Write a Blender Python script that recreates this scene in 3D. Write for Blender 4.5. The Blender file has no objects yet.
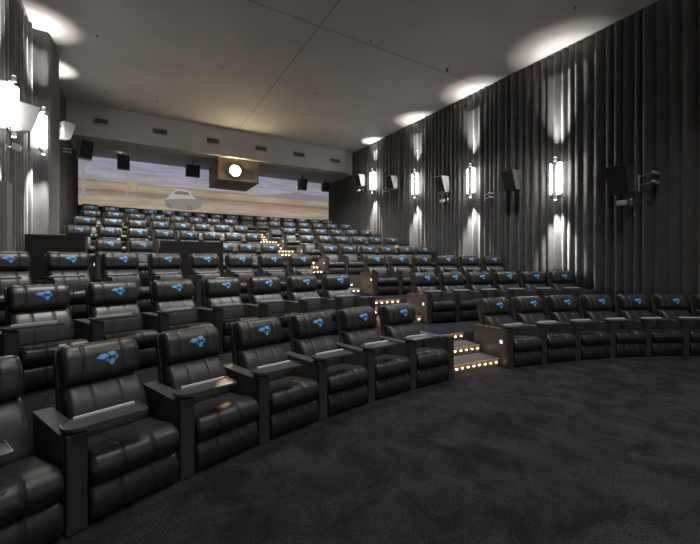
import bpy, bmesh, math, random
from mathutils import Vector, Matrix
from mathutils.bvhtree import BVHTree
random.seed(7)
C = bpy.context.scene.collection
PI = math.pi

# ------------------------------------------------------------------ camera
F = 359.0; H = 1.92; HV = 260.0
FW = Vector((.5105, .8599)); RT = Vector((.8599, -.5105))
def ray(u, v):
    r = (u - 350) / F; up = (HV - v) / F
    return Vector((FW.x + RT.x * r, FW.y + RT.y * r, up))
def at(u, v, axis, val):            # where a sight line meets a wall plane (used to measure the room)
    d = ray(u, v); o = Vector((0, 0, H)); k = 'xyz'.index(axis)
    t = (val - o[k]) / d[k]
    return o + d * t
cam = bpy.data.cameras.new('camera'); co = bpy.data.objects.new('camera', cam); C.objects.link(co)
cam.sensor_width = 36; cam.lens = F / 700 * 36; cam.shift_y = (HV - 272) / 700
cam.clip_end = 200
co.location = (0, 0, H)
co.rotation_euler = (PI / 2, 0, -math.atan2(FW.x, FW.y))
bpy.context.scene.camera = co

# ------------------------------------------------------------------ materials
def mat(name, col=(.5, .5, .5), rough=.5, metal=0, spec=.5, emit=None, strength=0):
    m = bpy.data.materials.new(name); m.use_nodes = True
    b = m.node_tree.nodes['Principled BSDF']
    b.inputs['Base Color'].default_value = (*col, 1); b.inputs['Roughness'].default_value = rough
    b.inputs['Metallic'].default_value = metal; b.inputs['Specular IOR Level'].default_value = spec
    if emit: b.inputs['Emission Color'].default_value = (*emit, 1); b.inputs['Emission Strength'].default_value = strength
    return m
def noise_mat(name, c1, c2, scale, rough=.8, bump=0, bscale=None, spec=.3, detail=4, dist=.01, coord='Object', sheen=0):
    m = mat(name, c1, rough, spec=spec); nt = m.node_tree; N = nt.nodes; L = nt.links; b = N['Principled BSDF']
    tc = N.new('ShaderNodeTexCoord'); n = N.new('ShaderNodeTexNoise'); n.inputs['Scale'].default_value = scale; n.inputs['Detail'].default_value = detail
    L.new(tc.outputs[coord], n.inputs['Vector']); n.inputs['Roughness'].default_value = .72 if detail > 9 else .5
    r = N.new('ShaderNodeValToRGB'); r.color_ramp.elements[0].position = .35; r.color_ramp.elements[1].position = .65
    r.color_ramp.elements[0].color = (*c1, 1); r.color_ramp.elements[1].color = (*c2, 1)
    L.new(n.outputs['Fac'], r.inputs['Fac']); L.new(r.outputs['Color'], b.inputs['Base Color'])
    if sheen: b.inputs['Sheen Weight'].default_value = sheen; b.inputs['Sheen Roughness'].default_value = .5
    if bump:
        n2 = N.new('ShaderNodeTexNoise'); n2.inputs['Scale'].default_value = bscale or scale; n2.inputs['Detail'].default_value = 5
        L.new(tc.outputs[coord], n2.inputs['Vector'])
        bp = N.new('ShaderNodeBump'); bp.inputs['Strength'].default_value = bump; bp.inputs['Distance'].default_value = dist
        L.new(n2.outputs['Fac'], bp.inputs['Height']); L.new(bp.outputs['Normal'], b.inputs['Normal'])
    return m
M = {}
M['leather'] = noise_mat('black_leather', (.029, .028, .0272), (.037, .036, .0345), 9, .37, .3, 70, spec=.5, dist=.004)
M['leather2'] = noise_mat('black_leather_panel', (.066, .065, .064), (.080, .078, .077), 6, .42, .12, 90, spec=.45, dist=.003)
M['shell'] = mat('dark_grey_shell', (.05, .048, .045), .45)
M['post'] = noise_mat('black_post', (.044, .044, .044), (.052, .052, .052), 5, .42, .08, 90, dist=.003)
M['tray'] = mat('tray_black', (.075, .073, .075), .3, spec=.6)
M['tray_highlight'] = mat('tray_rim', (.80, .80, .90), .4)  # white highlight on the tray's far edge, put into the colour
M['emblem'] = mat('blue_stitching', (.23, .55, 1.0), .6, spec=.2)
M['emblem2'] = mat('dark_blue_stitching', (.10, .34, .74), .6, spec=.2)
m = M['carpet'] = noise_mat('charcoal_carpet', (.003, .003, .0035), (.057, .055, .061), 60, .95, .7, 240, spec=.1, detail=10, dist=.015, sheen=.04)
nt = m.node_tree; N = nt.nodes; L = nt.links
b = N['Principled BSDF']; old = b.inputs['Base Color'].links[0].from_socket
tc = N.new('ShaderNodeTexCoord'); n2 = N.new('ShaderNodeTexNoise'); n2.inputs['Scale'].default_value = 2.4; n2.inputs['Detail'].default_value = 6; n2.inputs['Roughness'].default_value = .65; n2.inputs['Distortion'].default_value = .8
L.new(tc.outputs['Object'], n2.inputs['Vector'])
rr = N.new('ShaderNodeValToRGB'); rr.color_ramp.elements[0].position = .36; rr.color_ramp.elements[0].color = (.42, .42, .42, 1); rr.color_ramp.elements[1].position = .66; rr.color_ramp.elements[1].color = (1.4, 1.4, 1.4, 1)
L.new(n2.outputs['Fac'], rr.inputs['Fac'])
mx = N.new('ShaderNodeMix'); mx.data_type = 'RGBA'; mx.blend_type = 'MULTIPLY'; mx.inputs['Factor'].default_value = 1
L.new(old, mx.inputs['A']); L.new(rr.outputs['Color'], mx.inputs['B']); L.new(mx.outputs['Result'], b.inputs['Base Color'])
M['navy'] = noise_mat('navy_carpet', (.012, .012, .030), (.022, .022, .060), 40, .95, .6, 200, spec=.1, detail=6, dist=.01)
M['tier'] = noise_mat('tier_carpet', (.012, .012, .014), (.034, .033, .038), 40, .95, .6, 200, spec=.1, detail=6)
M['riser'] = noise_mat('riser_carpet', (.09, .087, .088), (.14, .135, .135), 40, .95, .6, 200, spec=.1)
M['ceil'] = noise_mat('grey_plaster', (.335, .318, .31), (.37, .352, .343), .6, .85, .05, 30, spec=.2)
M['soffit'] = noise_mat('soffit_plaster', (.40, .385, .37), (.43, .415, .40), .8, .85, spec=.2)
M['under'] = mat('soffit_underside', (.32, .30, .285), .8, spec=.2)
M['curtain'] = noise_mat('charcoal_velvet', (.064, .062, .062), (.082, .080, .079), 3, .8, .1, 150, spec=.25, sheen=.3)
M['wall'] = mat('dark_wall', (.03, .03, .03), .8)
M['greywall'] = mat('pale_grey_wall', (.22, .22, .21), .8)
M['black'] = mat('matt_black', (.020, .017, .015), .6, spec=.3)
M['seam'] = mat('seam_dark', (.05, .05, .05), .9)
M['cab'] = mat('speaker_cabinet', (.36, .36, .36), .5)
M['cabd'] = mat('speaker_cabinet_dark', (.065, .062, .060), .5)
M['grille'] = noise_mat('speaker_grille', (.012, .012, .012), (.03, .03, .03), 120, .7)
M['metal'] = mat('brushed_metal', (.5, .5, .5), .35, .9)
M['brass'] = mat('brass_nosing', (.62, .42, .22), .45, .3)
M['lightmetal'] = mat('pale_metal', (.55, .55, .55), .45, .2)
M['tube'] = mat('lamp_tube', (1, 1, 1), .4, emit=(1, .97, .93), strength=36)
M['lens'] = mat('lamp_lens', (1, 1, 1), .3, emit=(1, .96, .9), strength=12)
M['bead'] = mat('step_bead', (1, .9, .7), .4, emit=(1, .70, .42), strength=17)
M['aisle'] = mat('aisle_light', (.6, .9, 1), .4, emit=(.50, .85, 1.0), strength=1.6)
M['aislering'] = mat('aisle_ring', (.25, .35, .4), .4)
M['housing'] = mat('projector_housing', (.17, .13, .10), .7)
M['proj'] = mat('projector_lens', (1, .9, .6), .2, emit=(1, .80, .48), strength=160)
M['ventm'] = mat('vent_dark', (.07, .06, .055), .6)
M['ventf'] = mat('vent_frame', (.25, .24, .23), .6)

# ------------------------------------------------------------------ mesh helpers
def link(name, bm, m, parent=None, smooth=False, loc=None):
    me = bpy.data.meshes.new(name)
    bmesh.ops.recalc_face_normals(bm, faces=bm.faces)
    bm.to_mesh(me); bm.free()
    for mm in (m if isinstance(m, (list, tuple)) else [m]): me.materials.append(mm)
    if smooth:
        for p in me.polygons: p.use_smooth = True
    o = bpy.data.objects.new(name, me); C.objects.link(o)
    if parent: o.parent = parent
    if loc: o.location = loc
    return o
def box(bm, x0, x1, y0, y1, z0, z1, bev=0, M4=None, mi=0, seg=2):
    vs = [bm.verts.new((x, y, z)) for x in (x0, x1) for y in (y0, y1) for z in (z0, z1)]
    fs = [bm.faces.new([vs[i] for i in f]) for f in ((0, 1, 3, 2), (4, 6, 7, 5), (0, 4, 5, 1), (2, 3, 7, 6), (0, 2, 6, 4), (1, 5, 7, 3))]
    for f in fs: f.material_index = mi
    geo = vs
    if bev:
        es = list({e for f in fs for e in f.edges})
        r = bmesh.ops.bevel(bm, geom=es, offset=bev, segments=seg, affect='EDGES', profile=.5)
        geo = list({v for f in r['faces'] for v in f.verts} | {v for v in vs if v.is_valid})
        for f in r['faces']: f.material_index = mi
    if M4 is not None: bmesh.ops.transform(bm, matrix=M4, verts=geo)
    return geo
def cyl(bm, p0, p1, r, seg=12, r2=None, mi=0):
    p0, p1 = Vector(p0), Vector(p1); d = p1 - p0
    q = d.to_track_quat('Z', 'Y').to_matrix().to_4x4()
    g = bmesh.ops.create_cone(bm, cap_ends=True, segments=seg, radius1=r, radius2=r if r2 is None else r2, depth=d.length,
                              matrix=Matrix.Translation((p0 + p1) / 2) @ q)
    for v in g['verts']:
        for f in v.link_faces: f.material_index = mi
    return g['verts']
def ball(bm, p, r, sc=(1, 1, 1), seg=10):
    return bmesh.ops.create_uvsphere(bm, u_segments=seg, v_segments=max(6, seg // 2), radius=r,
                                     matrix=Matrix.Translation(p) @ Matrix.Diagonal((*sc, 1)))
def prism(bm, poly, z0, z1, plane='xy', mi=0):
    def P(a, b, c):
        return {'xy': (a, b, c), 'xz': (a, c, b), 'yz': (c, a, b)}[plane]
    lo = [bm.verts.new(P(a, b, z0)) for a, b in poly]; hi = [bm.verts.new(P(a, b, z1)) for a, b in poly]
    n = len(poly); fs = [bm.faces.new(lo[::-1]), bm.faces.new(hi)]
    for i in range(n): fs.append(bm.faces.new((lo[i], lo[(i + 1) % n], hi[(i + 1) % n], hi[i])))
    for f in fs: f.material_index = mi
    return lo + hi
def bevel_all(bm, off, seg=2):
    bmesh.ops.bevel(bm, geom=[e for e in bm.edges if e.calc_face_angle(0) > .6], offset=off, segments=seg, affect='EDGES', profile=.5)
def tag(o, label, cat, group=None):
    o['label'] = label; o['category'] = cat
    if group: o['group'] = group
    return o
def struct(o): o['kind'] = 'structure'; return o
def empty(name, loc=(0, 0, 0), rz=0):
    o = bpy.data.objects.new(name, None); C.objects.link(o); o.location = loc; o.rotation_euler = (0, 0, rz)
    o.empty_display_size = .2
    return o
def copy_tree(o, parent=None, mod=None):
    c = o.copy(); C.objects.link(c)
    if parent: c.parent = parent
    for ch in o.children: copy_tree(ch, c)
    return c
def light(name, kind, loc, energy, col=(1, 1, 1), aim=(0, 0, -1), parent=None, **kw):
    l = bpy.data.lights.new(name, kind); l.energy = energy; l.color = col
    for k, v in kw.items(): setattr(l, k, v)
    o = bpy.data.objects.new(name, l); C.objects.link(o); o.location = loc
    o.rotation_euler = Vector(aim).to_track_quat('-Z', 'Y').to_euler()
    if parent: o.parent = parent
    return o

# ------------------------------------------------------------------ room measures
XR, XL = 11.55, -2.57            # faces of the side curtains
WR, WL = 11.80, -2.85            # side walls
YB, YS, YF = 22.35, 18.87, -6.6  # rear wall, soffit face, screen wall
ZC = 8.57                        # ceiling
CX = 4.2
ZSOF = at(342, 172.5, 'y', YS).z

# rows: front arc Y at the axis, radius, floor height, first left seat, left count, first right seat, right count
ROWS = [None,
 (4.09, 10.80, 0.00, -5.12, 7, 1.875, 7),
 (6.28, 13.64, 0.44, -5.91, 8, 2.02, 6),
 (8.36, 15.44, 0.91, -5.91, 8, 1.96, 6),
 (12.22, 17.13, 1.35, -4.73, 7, 2.39, 6),
 (14.01, 21.59, 1.85, -5.63, 8, 2.24, 6),
 (16.07, 23.28, 2.35, -5.66, 8, 2.19, 6),
 (18.18, 23.24, 2.85, -5.67, 8, 2.16, 6),
 (20.25, 26.85, 3.34, -5.92, 16, None, 0)]
PITCH = .80
def arc(row, s, off=0):          # point and heading on a row's arc
    Y0, R = row[0], row[1]; a = s / R
    return CX + (R + off) * math.sin(a), Y0 - R + (R + off) * math.cos(a), a

# ------------------------------------------------------------------ floor, tiers, stairs
bm = bmesh.new(); box(bm, WL, WR, YF - .2, YB, -.2, 0); struct(link('floor', bm, M['carpet']))
EDGE = {k: 1.12 for k in range(1, 8)}; EDGE[3] = 1.70
for k in range(2, 9):
    pr = ROWS[k - 1]; yc = pr[0] - pr[1]; R = pr[1] + EDGE[k - 1]
    poly = []
    n = 60
    for i in range(n + 1):
        x = WL + (WR - WL) * i / n
        poly.append((x, yc + math.sqrt(R * R - (x - CX) ** 2)))
    poly += [(WR, YB), (WL, YB)]
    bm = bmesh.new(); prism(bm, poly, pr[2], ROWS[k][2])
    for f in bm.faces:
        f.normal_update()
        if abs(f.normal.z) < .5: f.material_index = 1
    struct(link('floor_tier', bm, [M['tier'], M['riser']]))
def arc_block(bm, row, s0, s1, o0, o1, z0, z1, n=8, mi=0):
    A = [arc(row, s0 + (s1 - s0) * i / n, o0)[:2] for i in range(n + 1)]
    B = [arc(row, s0 + (s1 - s0) * i / n, o1)[:2] for i in range(n + 1)]
    return prism(bm, A + B[::-1], z0, z1, mi=mi)
ORD = ['', 'first', 'second', 'third', 'fourth', 'fifth', 'sixth', 'seventh', 'eighth', 'ninth', 'tenth', 'eleventh', 'twelfth',
       'thirteenth', 'fourteenth', 'fifteenth', 'sixteenth']
bm = bmesh.new(); ball(bm, (0, 0, 0), .012, (1.8, .75, .9), 10); BEAD = link('glowing_bead', bm, M['bead'], None, True)
STEPN = ['lowest', 'middle', 'topmost']
for k in range(1, 8):
    row = ROWS[k]; Y0, R, z0, sL, nL, sR, nR = row
    a = sL + PITCH * (nL - 1) + .50; b = sR - .50
    if k == 1: a += .03
    dz = (ROWS[k + 1][2] - z0) / 3; e = EDGE[k]
    run = .46
    bm = bmesh.new(); arc_block(bm, row, a - .55, b - .25, e + .012, e + .50, ROWS[k + 1][2] + .0005, ROWS[k + 1][2] + .006); struct(link('floor_runner', bm, M['navy']))
    for j in range(3):
        o0 = e - run * (2 - j)
        if j < 2:
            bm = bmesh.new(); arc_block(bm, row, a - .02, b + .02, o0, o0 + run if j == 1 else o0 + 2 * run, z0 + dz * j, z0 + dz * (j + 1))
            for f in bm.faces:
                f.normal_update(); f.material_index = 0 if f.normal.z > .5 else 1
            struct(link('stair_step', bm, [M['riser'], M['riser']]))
        zt = z0 + dz * (j + 1)
        ns = empty('step_light_strip', (*arc(row, (a + b) / 2, o0)[:2], zt), -((a + b) / 2) / R)
        tag(ns, 'warm glowing bead strip on the %s step edge rising from the %s row' % (STEPN[j], ORD[k]), 'step light', 'warm light strips along the aisle stair edges')
        inv = (Matrix.Translation(ns.location) @ Matrix.Rotation(-((a + b) / 2) / R, 4, 'Z')).inverted()
        bm = bmesh.new(); arc_block(bm, row, a, b, o0 - .022, o0 - .001, zt - .045, zt + .004)
        bmesh.ops.transform(bm, matrix=inv, verts=bm.verts); link('nosing', bm, M['brass'], ns)
        nb = 9
        for i in range(nb):
            s = a + (b - a) * (i + .5) / nb; p = arc(row, s, o0 - .026)
            q = BEAD.copy(); C.objects.link(q); q.parent = ns; q.location = inv @ Vector((p[0], p[1], zt - .058))

bpy.data.objects.remove(BEAD)
# ------------------------------------------------------------------ recliner
def spline(ctrl, n=5):
    out = []; N = len(ctrl)
    for i in range(N):
        p0, p1, p2, p3 = [Vector(ctrl[(i + j - 1) % N]) for j in range(4)]
        for k in range(n):
            t = k / n
            out.append(.5 * ((2 * p1) + (p2 - p0) * t + (2 * p0 - 5 * p1 + 4 * p2 - p3) * t * t + (3 * p1 - p0 - 3 * p2 + p3) * t ** 3))
    return out
def puff(ctrl, hw, re, seams, dent=.010, ruffle=0, n=5, seed=0):
    rnd = random.Random(seed)
    P = spline(ctrl, n); m = len(P)
    area = sum(P[i].x * P[(i + 1) % m].y - P[(i + 1) % m].x * P[i].y for i in range(m)); sg = 1 if area > 0 else -1
    nrm = []
    for i in range(m):
        t = (P[(i + 1) % m] - P[i - 1]).normalized(); nrm.append(Vector((t.y, -t.x)) * sg)   # outward
    xs = set()
    for t in (0, .04, .12, .25, .45, .7, 1): xs.add(round(hw - re * t, 4)); xs.add(round(-hw + re * t, 4))
    for s in seams:
        for d in (-.03, -.016, -.007, 0, .007, .016, .03): xs.add(round(s + d, 4))
    x = -hw + re
    while x < hw - re: xs.add(round(x, 4)); x += .035
    xs = sorted(xs)
    bm = bmesh.new(); rings = []
    for x in xs:
        t = max(0, (abs(x) - (hw - re)) / re)
        d = re * (1 - math.sqrt(max(0, 1 - t * t)))
        for s in seams: d += dent * math.exp(-((x - s) / .009) ** 2)
        for s in seams + [-hw, hw]:
            pass
        ring = []
        for i, p in enumerate(P):
            dd = d
            if ruffle:
                dd += ruffle * (.5 + .5 * math.sin(x * 110 + i * .35)) * max(0, math.sin(i / m * PI * 2 + 1.0)) * (.4 + .6 * abs(math.sin(x * 17)))
            q = p - nrm[i] * dd
            ring.append(bm.verts.new((x, q.x, q.y)))
        rings.append(ring)
    for a, b in zip(rings, rings[1:]):
        for i in range(m): bm.faces.new((a[i], a[(i + 1) % m], b[(i + 1) % m], b[i]))
    bm.faces.new(rings[0][::-1]); bm.faces.new(rings[-1])
    return bm
SW = .322
root = empty('recliner')
bm = bmesh.new(); box(bm, -.31, .31, .07, .80, 0, .10, .01); link('base', bm, M['post'], root)
link('footrest', puff([(.0, .045), (-.030, .15), (-.005, .25), (.05, .272), (.10, .24), (.10, .08), (.05, .03)], SW, .035, [-.11, .11], .009, .002), M['leather'], root, True)
link('seat_cushion', puff([(-.01, .31), (-.05, .385), (-.02, .47), (.08, .505), (.33, .465), (.58, .43), (.62, .36), (.33, .29), (.06, .275)], SW, .045, [-.11, .11], .010, .007), M['leather'], root, True)
link('backrest', puff([(.50, .44), (.52, .56), (.585, .69), (.685, .80), (.79, .85), (.86, .84), (.86, .78), (.77, .60), (.69, .42), (.58, .38)], .305, .06, [-.11, .11], .006), M['leather'], root, True)
bm = puff([(.695, .88), (.695, .98), (.725, 1.08), (.80, 1.148), (.885, 1.155), (.955, 1.09), (.95, .95), (.88, .855), (.77, .825)], .303, .05, [-.155, .155], .008)
bvh = BVHTree.FromBMesh(bm)
head = link('headrest', bm, M['leather'], root, True)
# emblem: a dart to the left and four petals, stitched on the headrest face
def petal(bm, pts, cx, cz, sc, mi):
    vs = [(cx + x * sc, cz + z * sc) for x, z in pts]
    mx = sum(p[0] for p in vs) / len(vs); mz = sum(p[1] for p in vs) / len(vs)
    def V(x, z):
        h = bvh.ray_cast(Vector((x, 0, z)), Vector((0, 1, 0)))[0]
        y = h.y if h else .75
        return bm.verts.new((x, y - .0025, z))
    fine = []
    for i, p in enumerate(vs):
        q = vs[(i + 1) % len(vs)]
        for t in (0, .5): fine.append((p[0] + (q[0] - p[0]) * t, p[1] + (q[1] - p[1]) * t))
    c = V(mx, mz); mid = [V(mx + (x - mx) * .5, mz + (z - mz) * .5) for x, z in fine]; out = [V(x, z) for x, z in fine]
    n = len(fine)
    for i in range(n):
        j = (i + 1) % n
        for f in (bm.faces.new((c, mid[i], mid[j])), bm.faces.new((mid[i], out[i], out[j], mid[j]))): f.material_index = mi
bm = bmesh.new(); ex, ez, es = .026, 1.030, .090
petal(bm, [(-1.05, .12), (-.55, .42), (-.05, .40), (.05, .10), (-.45, -.12)], ex, ez, es, 0)
petal(bm, [(.0, .45), (.35, .55), (.72, .48), (.62, .12), (.22, .10)], ex, ez, es, 0)
petal(bm, [(.66, .08), (.80, .38), (.92, .02), (.80, -.32), (.55, -.10)], ex, ez, es, 1)
petal(bm, [(.38, -.08), (.62, -.30), (.42, -.72), (.12, -.70), (.05, -.35)], ex, ez, es, 0)
petal(bm, [(-.30, -.18), (.10, .02), (.02, -.30), (-.12, -.42)], ex, ez, es, 1)
em = link('emblem', bm, [M['emblem'], M['emblem2']], head); em['label'] = 'blue stitched dart and petal emblem'
bm = bmesh.new(); prism(bm, [(.70, .04), (.76, .04), (.955, .92), (1.01, 1.07), (.985, 1.125), (.95, 1.12), (.87, .90), (.70, .30)], -.312, .312, 'yz'); bevel_all(bm, .014)
link('back_shell', bm, M['shell'], root)
def arm_bm(dx):
    bm = bmesh.new()
    prism(bm, [(.06, .02), (.82, .02), (.90, .56), (.90, .645), (.06, .675)], dx - .065, dx + .065, 'yz'); bevel_all(bm, .018, 3)
    return bm
arm = link('armrest', arm_bm(-.40), M['leather2'], root)
def post_bm(dx):
    bm = bmesh.new(); box(bm, dx - .062, dx + .066, .0, .13, 0, .70, .012, seg=3); return bm
link('arm_post', post_bm(-.40), M['post'], root)
# tray: long rounded board swung from the post across the seat
def rounded(w, d, r, n=5):
    out = []; rr = [min(r, .022), r, r, min(r, .022)]; r0 = r
    for r, sx_, sy_, a0 in zip(rr, (1, -1, -1, 1), (1, 1, -1, -1), (0, 90, 180, 270)):
        cx, cy = sx_ * (w / 2 - r), sy_ * (d / 2 - r)
        for i in range(n + 1):
            a = math.radians(a0 + 90 * i / n); out.append((cx + r * math.cos(a), cy + r * math.sin(a)))
    return out
T = Matrix.Translation((-.205, .085, .722)) @ Matrix.Rotation(math.radians(-3), 4, 'Z')
bm = bmesh.new(); prism(bm, rounded(.54, .24, .10), 0, .016); cyl(bm, (-.22, 0, -.03), (-.22, 0, .0), .035)
bmesh.ops.transform(bm, matrix=T, verts=bm.verts); tray = link('tray_table', bm, M['tray'], root)
bm = bmesh.new(); o = rounded(.54, .24, .10); i_ = rounded(.52, .22, .09); n = len(o)
VO = [[bm.verts.new((x, y, z)) for x, y in q] for q, z in ((o, .0155), (o, .024), (i_, .024), (i_, .0155))]
for a, b in zip(VO, VO[1:] + VO[:1]):
    for i in range(n): bm.faces.new((a[i], a[(i + 1) % n], b[(i + 1) % n], b[i]))
bmesh.ops.transform(bm, matrix=T, verts=bm.verts); rm = link('tray_rim', bm, M['tray'], tray)
bm = bmesh.new(); prism(bm, [(-.17, .088), (.235, .088), (.235, .108), (-.175, .108)], .0165, .032)
bmesh.ops.transform(bm, matrix=T, verts=bm.verts); rm = link('highlight_strip', bm, M['tray_highlight'], tray); rm['label'] = 'pale painted highlight along the far edge of the tray'
# extra arm for the end seats; disc light for the aisle panels
xarm_me = link('armrest', arm_bm(.40), M['leather2']); xpost = link('arm_post', post_bm(.40), M['post'])
bm = bmesh.new(); cyl(bm, (-.464, .15, .45), (-.475, .15, .45), .042, 20)
xlight = link('aisle_light', bm, M['aislering'])
bm = bmesh.new(); cyl(bm, (-.474, .15, .45), (-.478, .15, .45), .033, 18)
xl2 = link('light_lens', bm, M['aisle'], xlight); xl2['label'] = 'pale blue glowing lens'
first = True
def place(row, s, label, group, endarm=False, aisle=False):
    global first
    r = root if first else copy_tree(root)
    first = False
    x, y, a = arc(row, s)
    r.location = (x, y, row[2]); r.rotation_euler = (0, 0, -a)
    tag(r, label, 'recliner', group)
    def add(o):
        c = o.copy(); C.objects.link(c); c.parent = r
        for ch in o.children:
            d = ch.copy(); C.objects.link(d); d.parent = c
    if endarm: add(xarm_me); add(xpost)
    if aisle: add(xlight)
ROWN = ['', 'front row', 'second row', 'third row', 'fourth row', 'fifth row', 'sixth row', 'seventh row', 'back row']
# the first placed seat must stay unmodified while it is copied, so it is a plain middle seat
jobs = []
for k in range(1, 9):
    Y0, R, z0, sL, nL, sR, nR = row = ROWS[k]
    for i in range(nL):
        if k == 4 and i in (2, 3): continue          # hidden behind the stairwell screen
        if k < 8:
            lab = 'black recliner, %s left of the aisle stairs, %s%s' % (ORD[nL - i], ROWN[k], ' nearest the floor' if k == 1 else '')
            if k == 4 and i < 2: lab = 'black recliner between the two black screens, %s of the pair, fourth row' % ('left' if i == 0 else 'right')
            if i == nL - 1: lab = 'black recliner beside the aisle stairs on their left side, %s' % ROWN[k]
            g = 'black recliners in the %s left of the aisle' % ROWN[k]
        else:
            lab = 'black recliner, %s from left in the unbroken back row below the desert reflection' % ORD[i + 1]
            g = 'black recliners in the back row'
        rw = (4.09, 11.35, 0.0) if k == 1 else row
        jobs.append((rw, sL + PITCH * i + (.03 if k == 1 else 0), lab, g, i == nL - 1 or (k == 4 and i == 1), k == 4 and i == 0))
    for i in range(nR):
        lab = 'black recliner, %s right of the aisle stairs, %s' % (ORD[i + 1], ROWN[k])
        if i == 0: lab = 'black recliner with lit aisle side panel, right of the stairs, %s' % ROWN[k]
        elif i == nR - 1: lab = 'black recliner ending the %s beside the right curtain' % ROWN[k]
        g = 'black recliners in the %s right of the aisle' % ROWN[k]
        jobs.append((row, sR + PITCH * i, lab, g, i == nR - 1, i == 0))
plain = next(i for i, j in enumerate(jobs) if not j[4] and not j[5])
# place copies first, the source last
src_job = jobs.pop(plain); first = False
for j in jobs: place(*j)
first = True; place(*src_job)
for o in (xl2, xlight, xarm_me, xpost): bpy.data.objects.remove(o)

# ------------------------------------------------------------------ walls and ceiling
def wall(name, *b, m='wall'):
    bm = bmesh.new(); box(bm, *b); return struct(link(name, bm, M[m]))
wall('wall_right', WR, WR + .2, YF - .2, YB, -.2, ZC + .2)
wall('wall_left', WL - .2, WL, YF - .2, YB, -.2, ZC + .2)
wall('wall_rear', WL - .2, WR + .2, YB, YB + .2, -.2, ZC + .2)
wall('wall_front', WL - .2, WR + .2, YF - .4, YF - .2, -.2, ZC + .2)
# ceiling with two open joints
yj = at(350, 37.5, 'z', ZC).y; xj = at(340, 0, 'z', ZC).x; g = .011
bm = bmesh.new()
box(bm, WL, WR, YF - .2, YB, ZC + .03, ZC + .2)
for x0, x1 in ((WL, xj - g), (xj + g, WR)):
    for y0, y1 in ((YF - .2, yj - g), (yj + g, YB)): box(bm, x0, x1, y0, y1, ZC, ZC + .031)
struct(link('ceiling', bm, M['ceil']))
for nm, b in (('trim_1', (xj - g, xj + g, YF, YB)), ('trim_2', (WL, WR, yj - g, yj + g))):
    bm = bmesh.new(); box(bm, *b, ZC + .004, ZC + .029); struct(link(nm, bm, M['seam']))
# soffit (lowered bulkhead) with chamfered ends
x0s = at(66, 103, 'y', YS).x; x1s = at(345.5, 160, 'y', YS).x
bm = bmesh.new()
poly = [(WL + .02, YB), (WL + .02, YS + 1.4), (x0s, YS), (x1s, YS), (x1s + .75, YS + .35), (WR - .02, YS + .35), (WR - .02, YB)]
vs = prism(bm, poly, ZSOF, ZC)
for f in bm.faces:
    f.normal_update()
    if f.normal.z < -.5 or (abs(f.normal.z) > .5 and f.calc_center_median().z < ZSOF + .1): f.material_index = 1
struct(link('ceiling_soffit', bm, [M['soffit'], M['under']]))
for x in (-.6, 1.6, 7.2, 9.6):  # fill lights added to brighten the back row shaded by the soffit
    t = empty('ceiling_fill_light', (x, 20.9, ZSOF))
    bm = bmesh.new(); cyl(bm, (0, 0, -.006), (0, 0, 0), .028, 14); link('fill_light_ring', bm, M['under'], t)
    tag(t, 'added fill downlight in the soffit underside above the back row', 'downlight', 'added fill downlights under the soffit')
    light('fill_beam', 'SPOT', (x, 20.9, ZSOF - .03), 130, (1, .965, .93), (0, -.35, -1), spot_size=math.radians(110), spot_blend=.9, shadow_soft_size=.08)
# dark strip below the painted reflection on the rear wall
# ------------------------------------------------------------------ curtains
def curtain(name, path, z0f, z1, label, seed, amp=.135, wl=.25):
    rnd = random.Random(seed)
    pts = [Vector(p) for p in path]
    segs = []; 
    for a, b in zip(pts, pts[1:]): segs.append((a, b, (b - a).length))
    tot = sum(s[2] for s in segs)
    # pleat phases
    cols = []; s = 0; i = 0
    while s < tot:
        w = wl * rnd.uniform(.72, 1.3); A = amp * rnd.uniform(.7, 1.2); n = 9; skew = rnd.uniform(.36, .64)
        top = rnd.uniform(.7, 1.0); ph = rnd.uniform(-.6, .6)
        for k in range(n):
            t = k / n
            tt = t / skew * .5 if t < skew else .5 + (t - skew) / (1 - skew) * .5
            c = .5 - .5 * math.cos(2 * PI * tt)
            cols.append((s + w * t, A * (c ** .75) , top, ph))
        s += w
    nz = 10
    bm = bmesh.new(); grid = []
    def pos(s):
        for a, b, l in segs:
            if s <= l: d = (b - a) / l; return a + d * s, Vector((-d.y, d.x))
            s -= l
        a, b, l = segs[-1]; d = (b - a) / l; return b, Vector((-d.y, d.x))
    for s, h, top, ph in cols:
        if s > tot: break
        p, nn = pos(s); col = []
        for j in range(nz + 1):
            t = j / nz
            drift = .030 * math.sin(3.1 * t + ph * 4) * (1 - t)
            q, n2 = pos(min(max(s + drift, 0), tot))
            q = q + nn * (h * (top + (1 - top) * (1 - t)) - amp * .55)
            z = z0f(p) + (z1 - z0f(p)) * t
            col.append(bm.verts.new((q.x, q.y, z)))
        grid.append(col)
    for a, b in zip(grid, grid[1:]):
        for j in range(nz): bm.faces.new((a[j], b[j], b[j + 1], a[j + 1]))
    o = link(name, bm, M['curtain'], None, True)
    sm = o.modifiers.new('cloth', 'SOLIDIFY'); sm.thickness = .006
    tag(o, label, 'curtain')
    return o
def tier_z(p):
    z = 0.0
    for k in range(2, 9):
        pr = ROWS[k - 1]; yc = pr[0] - pr[1]; R = pr[1] + EDGE[k - 1]
        if p.y > yc + math.sqrt(R * R - (min(max(p.x, WL), WR) - CX) ** 2) - .12: z = ROWS[k][2]
    return z + .015
curtain('pleated_curtain', [(XR, YF), (XR, YB - .08)], tier_z, ZC - .012, 'tall charcoal pleated curtain covering the whole right wall up to the ceiling', 3)
bx = at(48, 36, 'z', ZC); b0 = at(32, 28, 'z', ZC); b1 = at(61, 60, 'z', ZC)
YBX = b0.y; 
curtain('pleated_curtain', [(XL - .02, YBX - .12), (XL - .02, YF)], tier_z, ZC - .012, 'grey pleated curtain on the near left wall behind the two large sconces', 5)
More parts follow.
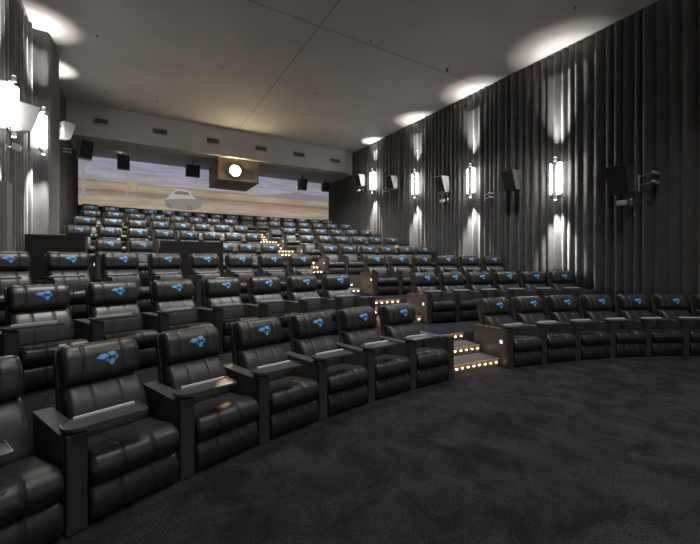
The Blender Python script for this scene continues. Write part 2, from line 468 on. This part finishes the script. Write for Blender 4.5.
# curtain box standing out from the left wall
XBX = XL + .36
wall('wall_column', WL, XBX - .10, YBX + .1, b1.y - .1, 1.0, ZC)
curtain('column_curtain', [(XBX, b1.y), (XBX, YBX), (XL - .16, YBX - .02)], tier_z, ZC - .012, 'grey curtain wrapped around the projecting column on the left wall', 9, amp=.035, wl=.30)
curtain('pleated_curtain', [(XL - .02, YB - .08), (XL - .02, b1.y + .02)], tier_z, ZC - .012, 'dark pleated curtain on the far left wall between column and desert reflection', 11)
for a, b, x, d in ((YF, YB - .1, XR, 1), (YF, YBX - .2, XL, -1), (b1.y, YB - .1, XL, -1)):
    bm = bmesh.new(); box(bm, min(x - d * .03, x + d * .06), max(x - d * .03, x + d * .06), a, b, ZC - .012, ZC - .001)
    o = struct(link('trim_3', bm, M['cabd']))

# pale wall end at the far left edge and the stairwell screens between third and fourth rows
p = at(7.3, 181, 'x', -2.30)
bm = bmesh.new(); box(bm, WL, -2.30, p.y, p.y + .35, ROWS[4][2] - .3, p.z, .01)
struct(link('wall_stub', bm, M['greywall']))
YP = 10.55
def screen(u0, u1, v, lab, yy, sides):
    a = at(u0, v, 'y', yy); b = at(u1, v, 'y', yy); z0 = ROWS[4][2] + .001
    t = empty('stairwell_screen', ((a.x + b.x) / 2, yy, z0)); w = (b.x - a.x) / 2; hh = a.z - z0
    bm = bmesh.new(); box(bm, -w, w, 0, .08, 0, hh, .004); link('front_panel', bm, M['black'], t)
    for s in sides:
        bm = bmesh.new(); x = s * (w - .04); box(bm, x - .04, x + .04, .081, .55, 0, hh, .004); link('side_panel', bm, M['black'], t)
    tag(t, lab, 'low wall')
screen(24.5, 85, 234, 'black low wall screen at left, behind the third row beside the left curtain', YP - .1, (1,))
screen(161, 223.5, 240.8, 'black low wall screen standing mid row between third and fourth rows', YP, (-1, 1))

# ------------------------------------------------------------------ screen reflection in the rear glass, painted on a glowing panel
pa = at(78, 151, 'y', YB - .1); pb = at(329, 221, 'y', YB - .1)
zbot = at(85, 205, 'y', YB - .1).z
ztop = ZSOF - .02
PW, PH = pb.x - pa.x, ztop - zbot
bm = bmesh.new(); box(bm, 0, PW, -.03, 0, 0, PH)
m = bpy.data.materials.new('desert_reflection'); m.use_nodes = True; nt = m.node_tree; N = nt.nodes; L = nt.links
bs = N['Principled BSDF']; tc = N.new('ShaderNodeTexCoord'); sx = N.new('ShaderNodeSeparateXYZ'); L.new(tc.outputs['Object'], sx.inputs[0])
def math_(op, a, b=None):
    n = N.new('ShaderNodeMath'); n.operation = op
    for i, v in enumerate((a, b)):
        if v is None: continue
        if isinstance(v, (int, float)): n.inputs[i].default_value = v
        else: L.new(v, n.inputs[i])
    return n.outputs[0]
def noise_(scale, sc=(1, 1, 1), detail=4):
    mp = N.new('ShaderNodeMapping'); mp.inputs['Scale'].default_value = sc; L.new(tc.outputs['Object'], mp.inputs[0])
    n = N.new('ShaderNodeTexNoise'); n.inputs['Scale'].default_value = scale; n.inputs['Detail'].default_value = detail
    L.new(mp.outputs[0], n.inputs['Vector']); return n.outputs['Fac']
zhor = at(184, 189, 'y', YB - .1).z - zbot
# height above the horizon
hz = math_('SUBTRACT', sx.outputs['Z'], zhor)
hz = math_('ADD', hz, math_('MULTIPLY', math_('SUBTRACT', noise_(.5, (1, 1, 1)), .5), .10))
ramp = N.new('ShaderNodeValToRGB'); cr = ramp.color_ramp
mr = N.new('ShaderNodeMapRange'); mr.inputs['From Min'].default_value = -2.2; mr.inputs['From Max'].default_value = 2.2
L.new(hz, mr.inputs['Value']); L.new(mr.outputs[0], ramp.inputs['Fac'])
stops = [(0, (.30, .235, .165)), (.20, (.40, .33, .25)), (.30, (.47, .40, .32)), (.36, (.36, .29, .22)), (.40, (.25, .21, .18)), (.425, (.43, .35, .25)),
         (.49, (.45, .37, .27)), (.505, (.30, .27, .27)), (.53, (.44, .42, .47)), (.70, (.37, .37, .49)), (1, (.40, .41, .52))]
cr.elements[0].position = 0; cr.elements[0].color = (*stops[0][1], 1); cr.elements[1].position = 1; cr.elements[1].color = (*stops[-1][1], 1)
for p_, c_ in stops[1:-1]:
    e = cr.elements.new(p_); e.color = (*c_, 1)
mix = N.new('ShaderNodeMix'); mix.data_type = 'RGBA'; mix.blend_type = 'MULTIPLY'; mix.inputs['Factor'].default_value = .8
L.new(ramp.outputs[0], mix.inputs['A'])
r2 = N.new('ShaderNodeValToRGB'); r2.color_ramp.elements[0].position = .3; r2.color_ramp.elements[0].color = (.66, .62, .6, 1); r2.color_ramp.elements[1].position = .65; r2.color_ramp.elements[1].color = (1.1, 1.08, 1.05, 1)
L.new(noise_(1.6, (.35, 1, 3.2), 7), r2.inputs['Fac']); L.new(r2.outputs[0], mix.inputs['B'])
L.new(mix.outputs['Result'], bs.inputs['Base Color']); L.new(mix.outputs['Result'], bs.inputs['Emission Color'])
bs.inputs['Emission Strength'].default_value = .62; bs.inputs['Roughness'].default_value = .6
refl = empty('desert_reflection', (pa.x, YB - .01, zbot))
link('reflection_panel', bm, m, refl)
tag(refl, 'glowing painted screen reflection of desert, road, car and pale blue sky on the rear wall', 'picture')
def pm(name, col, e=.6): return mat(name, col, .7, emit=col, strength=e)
def flat(name, polys, y=-.036):
    bm = bmesh.new(); mats = []; 
    for pts, mm in polys:
        q = []
        for u, v in pts:
            w = at(u, v, 'y', YB - .04); q.append((w.x - pa.x, w.z - zbot))
        if mm not in mats: mats.append(mm)
        prism(bm, q, y, y + .004, 'xz', mi=mats.index(mm)); y -= .005
    return link(name, bm, mats, refl)
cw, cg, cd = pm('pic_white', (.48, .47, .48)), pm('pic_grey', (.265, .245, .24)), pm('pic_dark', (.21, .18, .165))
car = flat('reflected_car', [([(164.5, 200), (167, 196), (172, 193.5), (193, 195), (199, 197.5), (202, 202), (201, 207), (193, 210.5), (170, 208.5), (165, 205)], cg),
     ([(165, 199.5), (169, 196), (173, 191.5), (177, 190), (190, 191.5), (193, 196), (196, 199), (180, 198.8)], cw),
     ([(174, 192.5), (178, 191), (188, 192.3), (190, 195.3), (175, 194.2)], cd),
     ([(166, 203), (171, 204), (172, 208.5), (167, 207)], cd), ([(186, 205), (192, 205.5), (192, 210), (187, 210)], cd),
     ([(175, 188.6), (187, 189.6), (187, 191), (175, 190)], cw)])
car['label'] = 'white car with roof lights in the painted reflection'
sg = flat('reflected_signboard', [([(128.5, 180), (137.5, 181), (137.5, 187.6), (128.5, 186.8)], pm('refl_board', (.42, .37, .24))),
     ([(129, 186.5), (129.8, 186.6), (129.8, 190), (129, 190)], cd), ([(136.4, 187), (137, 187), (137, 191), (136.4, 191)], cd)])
sg['label'] = 'small yellowish roadside board in the painted reflection'
hl = flat('reflected_hills', [([(270, 197), (277, 194.2), (283, 192.6), (290, 193.4), (297, 191.6), (306, 193.8), (314, 195.4), (322, 195.8), (328, 197), (328, 201.8), (300, 199.6), (284, 198.2)], pm('refl_hill', (.285, .26, .315)))])
hl['label'] = 'hazy mauve hills at the right of the painted reflection'
for u, w_ in ((82.5, 2.6), (128, 1.1), (129.6 - .9, .8)):
    pass
flat('reflected_post', [([(81.5, 160), (85, 160.4), (85, 200), (81.5, 200)], pm('refl_post', (.36, .33, .34)))])
flat('reflected_post', [([(126.3, 168), (127.8, 168), (127.8, 199), (126.3, 199)], pm('refl_post2', (.36, .33, .31)))])
# frame of the painted reflection
bm = bmesh.new()
box(bm, -.08, 0, -.05, 0, 0, PH); box(bm, PW, PW + .06, -.05, 0, 0, PH); box(bm, -.08, PW + .06, -.05, 0, -.15, 0)
link('reflection_frame', bm, M['black'], refl)

# ------------------------------------------------------------------ soffit vents, projector box, hanging speakers
VL = [(101, 121.3, 15), (160, 131.6, 15), (213, 140.6, 13), (261, 148.6, 12), (299, 154.6, 11.5), (335, 160.8, 10.5)]
VN = ['leftmost', 'second from left', 'third from left', 'fourth from left', 'fifth from left', 'rightmost']
for (u, v, w), nm in zip(VL, VN):
    a = at(u - w / 2, v, 'y', YS); b = at(u + w / 2, v, 'y', YS); c = at(u, v, 'y', YS); hw = (b.x - a.x) / 2; hh = .13
    t = empty('air_vent', (c.x, YS - .002, c.z))
    bm = bmesh.new(); e = .035
    for bb in ((-hw, hw, hh - e, hh), (-hw, hw, -hh, -hh + e), (-hw, -hw + e, -hh + e, hh - e), (hw - e, hw, -hh + e, hh - e)): box(bm, bb[0], bb[1], -.025, 0, bb[2], bb[3])
    link('frame', bm, M['ventf'], t)
    bm = bmesh.new()
    for i in range(6):
        x = -hw + e + (2 * hw - 2 * e) * (i + .5) / 6; box(bm, x - .012, x + .012, -.018, -.006, -hh + e, hh - e)
    box(bm, -hw + e, hw - e, -.005, 0, -hh + e, hh - e); link('louvre', bm, M['ventm'], t)
    tag(t, 'dark rectangular air vent in the pale soffit face, %s of six' % nm, 'vent', 'air vents in the soffit face')
# projector housing below the soffit
zb = 6.06; ya, yb_ = YS + .35, YB - .45
xa = at(209, 190, 'y', yb_).x; xb = at(246, 192, 'y', yb_).x
t = empty('ceiling_projector', ((xa + xb) / 2, ya, zb)); w = (xb - xa) / 2
bm = bmesh.new(); box(bm, -w, w, 0, yb_ - ya, 0, ZSOF - zb - .002, .01); link('cabinet', bm, M['housing'], t)
pl = at(235, 171, 'y', ya - .1)
bm = bmesh.new(); cyl(bm, (pl.x - t.location.x, .0, pl.z - zb), (pl.x - t.location.x, -.16, pl.z - zb), .30, 24); link('lens_barrel', bm, M['black'], t, False)
bm = bmesh.new(); ball(bm, (pl.x - t.location.x, -.16, pl.z - zb), .27, (1, .35, 1), 24); o = link('projector_lens', bm, M['proj'], t, True); o['label'] = 'dazzling warm projector lens'
bm = bmesh.new(); box(bm, w - .9, w - .3, -.02, 0, .15, .65, .005); link('port_cover', bm, M['cabd'], t)
tag(t, 'brown box housing the blazing projector under the centre of the soffit', 'projector')

def speaker(name, loc, rz, label, cat='speaker', dark=False, s=1.0, wide=1, hang=False, group=None, tilt=0):
    t = empty(name, loc, rz)                      # local -y faces the room
    w = .24 * s * wide
    bm = bmesh.new(); prism(bm, [(0, -.34 * s), (0, .36 * s), (-.46 * s, .36 * s), (-.24 * s, -.34 * s)], -w, w, 'yz'); bevel_all(bm, .012)
    cab = link('cabinet', bm, M['cabd' if dark else 'cab'], t)
    bm = bmesh.new()
    q = [(-.466 * s, .335 * s), (-.475 * s, .33 * s), (-.262 * s, -.315 * s), (-.25 * s, -.315 * s)]
    prism(bm, q, -w + .02, w - .02, 'yz'); link('grille', bm, M['grille'], t)
    bm = bmesh.new()
    if hang:
        box(bm, -.03, .03, -.26 * s, -.12 * s, .36 * s, .36 * s + hang); box(bm, -.1, .1, -.3 * s, -.08 * s, .36 * s, .36 * s + .03)
    else:
        cyl(bm, (0, .16, -.1), (0, .0, -.1), .025); cyl(bm, (0, .16, .12), (0, .0, .12), .025); box(bm, -.08, .08, .15, .18, -.2, .22)
    link('bracket', bm, M['metal' if not hang else 'cabd'], t)
    tag(t, label, cat, group)
    return t
# right wall speakers, nearest first
RS = [(621, 181, 'largest black speaker on the right curtain wall, nearest the camera', 1.02, True),
      (512, 181, 'black wedge speaker on the right curtain between the two nearest sconces', .92, True),
      (443, 185, 'grey wedge speaker on the right curtain between the second and third sconces', .92, False),
      (393, 183, 'grey wedge speaker on the right curtain between the third and farthest sconces', .92, False),
      (361, 181, 'grey wedge speaker on the right curtain past the farthest sconce', .92, False)]
for u, v, lab, s, dk in RS:
    c = at(u, v, 'x', XR - .42); speaker('wall_speaker', (XR - .30, c.y, c.z), -PI / 2, lab, dark=dk, s=s, group='speakers on the right curtain wall')
for u, v, lab in ((23, 118, 'pale lit wedge speaker beside the nearest left sconce'), (66, 131, 'pale lit wedge speaker on the far left curtain beside the soffit')):
    c = at(u, v, 'x', XL + .36); speaker('wall_speaker', (XL + .22, c.y, c.z), PI / 2 + .55, lab, s=.85, group='speakers on the left curtain wall')
# hanging ones in front of the painted reflection
for u, v, lab, s, dk in ((123.5, 162.5, 'square speaker hanging before the rear reflection at its left', .95, True),
                     (193, 171, 'dark speaker hanging beside the projector housing, above the reflected car', .85, True),
                     (303, 184.5, 'dark speaker hanging before the hills at the right of the rear reflection', .95, True),
                     (326, 187, 'slim speaker hanging at the right end of the rear reflection', .8, True)):
    c = at(u, v, 'y', YB - 1.6); top = ZSOF - (c.z + .36 * s)
    speaker('hanging_speaker', (c.x, YB - 1.35, c.z), 0, lab, dark=dk, s=s, wide=1.7 if u == 193 else 1.15, hang=max(top, .02), group='speakers hanging under the soffit')
c = at(82, 150, 'y', YS + 1.0)
speaker('hanging_speaker', (c.x + .0, YS + 1.2, c.z), math.radians(28), 'angled grey speaker hanging at the left end of the soffit', s=1.1, hang=.2, group='speakers hanging under the soffit')

# ------------------------------------------------------------------ sconces
def sconce(y, z, side, label, x=None):
    if x is None: x = XR - .22 if side > 0 else XL + .20
    t = empty('wall_sconce', (x, y, z), -PI / 2 if side > 0 else PI / 2)     # local -y towards the room
    bm = bmesh.new(); box(bm, -.20, .20, -.02, .01, -.60, -.52, .004); link('mounting_plate', bm, M['cabd'], t)
    bm = bmesh.new(); box(bm, -.03, .03, .03, .22, -.52, .52); link('back_rail', bm, M['lightmetal'], t)
    for dx, r in ((-.145, .050 if side > 0 else .058), (.145, .028 if side > 0 else .032)):                # the thicker tube is the one nearer the screen
        dx = -dx
        bm = bmesh.new(); cyl(bm, (dx, -.05, -.47), (dx, -.05, .47), r, 18)
        tb = link('lamp_tube', bm, M['tube'], t, True)
        for q in (-1, 1):
            bm = bmesh.new(); cyl(bm, (dx, -.05, q * .471), (dx, -.05, q * .50), r + .004, 18); link('end_cap', bm, M['metal'], tb)
    for q in (-1, 1):
        bm = bmesh.new(); cyl(bm, (0, -.06, q * .54), (0, -.06, q * .66), .045, 16); h_ = link('beam_housing', bm, M['lightmetal'], t)
        bm = bmesh.new(); cyl(bm, (0, -.06, q * .661), (0, -.06, q * .667), .036, 16); link('beam_lens', bm, M['lens'], h_)
    tag(t, label, 'sconce', 'twin tube sconces on the %s curtain' % ('right' if side > 0 else 'left'))
    xs = x - .06 * side
    light('sconce_uplight', 'SPOT', (xs, y, z + .70), 650, (1, .96, .91), (.09 * side, 0, 1), spot_size=math.radians(36), spot_blend=1.0, shadow_soft_size=.06)
    light('sconce_uplight', 'SPOT', (xs, y, z + .70), 520, (1, .96, .91), (.07 * side, 0, 1), spot_size=math.radians(56), spot_blend=1.0, shadow_soft_size=.04)
    light('sconce_downlight', 'SPOT', (xs, y, z - .72), 1250, (1, .97, .93), (.09 * side, 0, -1), spot_size=math.radians(58), spot_blend=1.0, shadow_soft_size=.04)
for u, v, lab in ((557.5, 179, 'glowing twin tube sconce nearest the camera on the right curtain'),
                  (472.5, 181, 'glowing twin tube sconce on the right curtain, second nearest'),
                  (416.5, 184, 'glowing twin tube sconce on the right curtain, third nearest'),
                  (374, 181, 'glowing twin tube sconce farthest along the right curtain')):
    c = at(u, v, 'x', XR - .15); sconce(c.y, c.z, 1, lab)
for u, v, lab in ((7.0, 105.5, 'brightest twin tube sconce at the left picture edge'), ):
    c = at(u, v, 'x', XL + .15); sconce(c.y, c.z, -1, lab)
sconce(13.15, at(44.5, 131, 'y', 13.15).z, -1, 'glowing twin tube sconce before the projecting left column', x=-2.33)
sconce(15.95, 6.1, -1, 'far left twin tube sconce tucked behind the projecting column', x=XL + .04)
# sconces nearer the screen, beyond the frame, still light the room
# small white fittings and wall brackets
def fitting(p, side, label, s=1.0):
    t = empty('small_spotlight', p, -PI / 2 if side > 0 else PI / 2)
    bm = bmesh.new(); box(bm, -.13 * s, .13 * s, -.12 * s, .06 * s, -.08 * s, .08 * s, .012, Matrix.Rotation(math.radians(12), 4, 'X')); link('lamp_body', bm, M['lightmetal'], t)
    bm = bmesh.new(); cyl(bm, (.16 * s, .02, 0), (.16 * s, .20, .03), .012); cyl(bm, (-.13 * s, .0, 0), (.17 * s, .0, 0), .012); box(bm, .10 * s, .2 * s, .19, .21, -.06, .1); link('yoke', bm, M['metal'], t)
    tag(t, label, 'spotlight', 'small pale fittings under the wall speakers')
for u, v, lab, s in ((625, 203, 'small pale spotlight under the largest right wall speaker', 1.1), (445, 201, 'small pale spotlight under the grey speaker past the second sconce', 1.1),
                     (361, 190.5, 'small pale spotlight under the farthest right wall speaker', 1.1)):
    c = at(u, v, 'x', XR - .3); fitting((XR - .44, c.y, c.z), 1, lab, s * .72)
c = at(15.5, 147, 'x', XL + .3); fitting((XL + .3, c.y, c.z), -1, 'small pale spotlight under the near left speaker', .75)
def bracket(p, side, label, s=1.0):
    t = empty('pipe_bracket', p, -PI / 2 if side > 0 else PI / 2)
    bm = bmesh.new(); cyl(bm, (-.22 * s, -.12, -.33 * s), (-.22 * s, -.12, .20 * s), .020 * s + .003, 12); ball(bm, (-.22 * s, -.12, .20 * s), .028 * s); link('upright_pipe', bm, M['metal'], t)
    for zz in (.17, -.12):
        bm = bmesh.new(); cyl(bm, (-.22 * s, -.12, zz * s - .02), (.17 * s, -.08, zz * s + .04), .014 * s + .003, 10); link('cross_pipe', bm, M['metal'], t)
        bm = bmesh.new(); cyl(bm, (.17 * s, -.12, zz * s + .04), (.17 * s, .15 if s > .7 else .135, zz * s + .04), .05 * s, 16); ball(bm, (.17 * s, -.12, zz * s + .04), .05 * s); link('wall_flange', bm, M['lightmetal'], t)
    tag(t, label, 'bracket', 'bare pipe brackets on the curtain walls')
for u, v, lab, s in ((650, 181, 'large bare metal pipe bracket beside the largest right wall speaker', .8), (490.5, 197, 'small bare metal bracket low between nearest sconces on the right curtain', .5), (387, 191, 'tiny bare metal bracket right of the farthest right sconce', .5)):
    c = at(u, v, 'x', XR - .15); bracket((XR - .22, c.y, c.z), 1, lab, s)
c = at(66, 151, 'x', XL + .15); bracket((XL + .18, c.y, c.z), -1, 'metal bracket under the far left speaker', .45)

# ------------------------------------------------------------------ ceiling dots
for u, v, nm in ((97, 35.5, 'above the left column'), (106, 91, 'near the left soffit corner'), (157, 101, 'before the soffit at left'), (222, 68, 'in the left ceiling half'), (316, 93, 'in the ceiling right of the long joint'),
              (337, 138, 'before the right end of the soffit'), (392, 115, 'near the third right ceiling pool'), (447, 69, 'larger one by the cross joint'), (460, 74, 'right of the larger one by the cross joint'), (371, 40, 'just right of the ceiling joint crossing'), (575, 7, 'nearest the upper right of the ceiling')):
    c = at(u, v, 'z', ZC); s = 1.1 if u == 447 else .6
    t = empty('ceiling_sprinkler', (c.x, c.y, ZC))
    bm = bmesh.new(); cyl(bm, (0, 0, -.012), (0, 0, 0), .05 * s, 16); link('flange', bm, M['cabd'], t)
    bm = bmesh.new(); cyl(bm, (0, 0, -.07 * s), (0, 0, -.012), .022 * s, 10); cyl(bm, (0, 0, -.08 * s), (0, 0, -.07 * s), .035 * s, 12); link('nozzle', bm, M['cabd'], t)
    tag(t, 'small dark sprinkler head, %s' % nm, 'sprinkler', 'sprinkler heads on the ceiling')

# ------------------------------------------------------------------ cinema screen behind the camera and added ceiling fill lights
bm = bmesh.new(); box(bm, -.5, 9.4, YF - .02, YF + .02, 1.2, 6.8)
scr = tag(link('wall_mounted_screen', bm, mat('screen_glow', (.8, .8, .8), .9, emit=(.93, .95, 1), strength=.6)), 'broad white cinema screen at the front of the hall', 'screen')
k = 0
for y in (-2.0, 2.2, 6.4, 10.8, 15.0):  # grid of fill lights added to brighten seats and carpet
    for x in (.6, 4.45, 8.3):
        k += 1
        z = ZC
        t = empty('ceiling_fill_light', (x, y, ZC))
        bm = bmesh.new(); cyl(bm, (0, 0, -.006), (0, 0, 0), .028, 14); link('fill_light_ring', bm, M['ceil'], t)
        tag(t, 'added fill downlight flush with the grey ceiling', 'downlight', 'added fill downlights in the ceiling')
        light('fill_beam', 'SPOT', (x, y, ZC - .03), (330 if y < 0 else 480 if y < 5 else 1150 if y < 14 else 1500), (1, .965, .93), (0, .35 if y > 5 else 0, -1), spot_size=math.radians(100), spot_blend=.9, shadow_soft_size=.10)

# ------------------------------------------------------------------ world and view
w = bpy.data.worlds.new('world'); bpy.context.scene.world = w; w.use_nodes = True
w.node_tree.nodes['Background'].inputs[0].default_value = (.02, .02, .02, 1); w.node_tree.nodes['Background'].inputs[1].default_value = 0
sc = bpy.context.scene
sc.view_settings.view_transform = 'Standard'; sc.view_settings.look = 'None'; sc.view_settings.gamma = 1; sc.view_settings.use_curve_mapping = False
sc.view_settings.exposure = 0.16
sc.cycles.use_denoising = True
sc.cycles.sample_clamp_indirect = 6
sc.cycles.max_bounces = 8
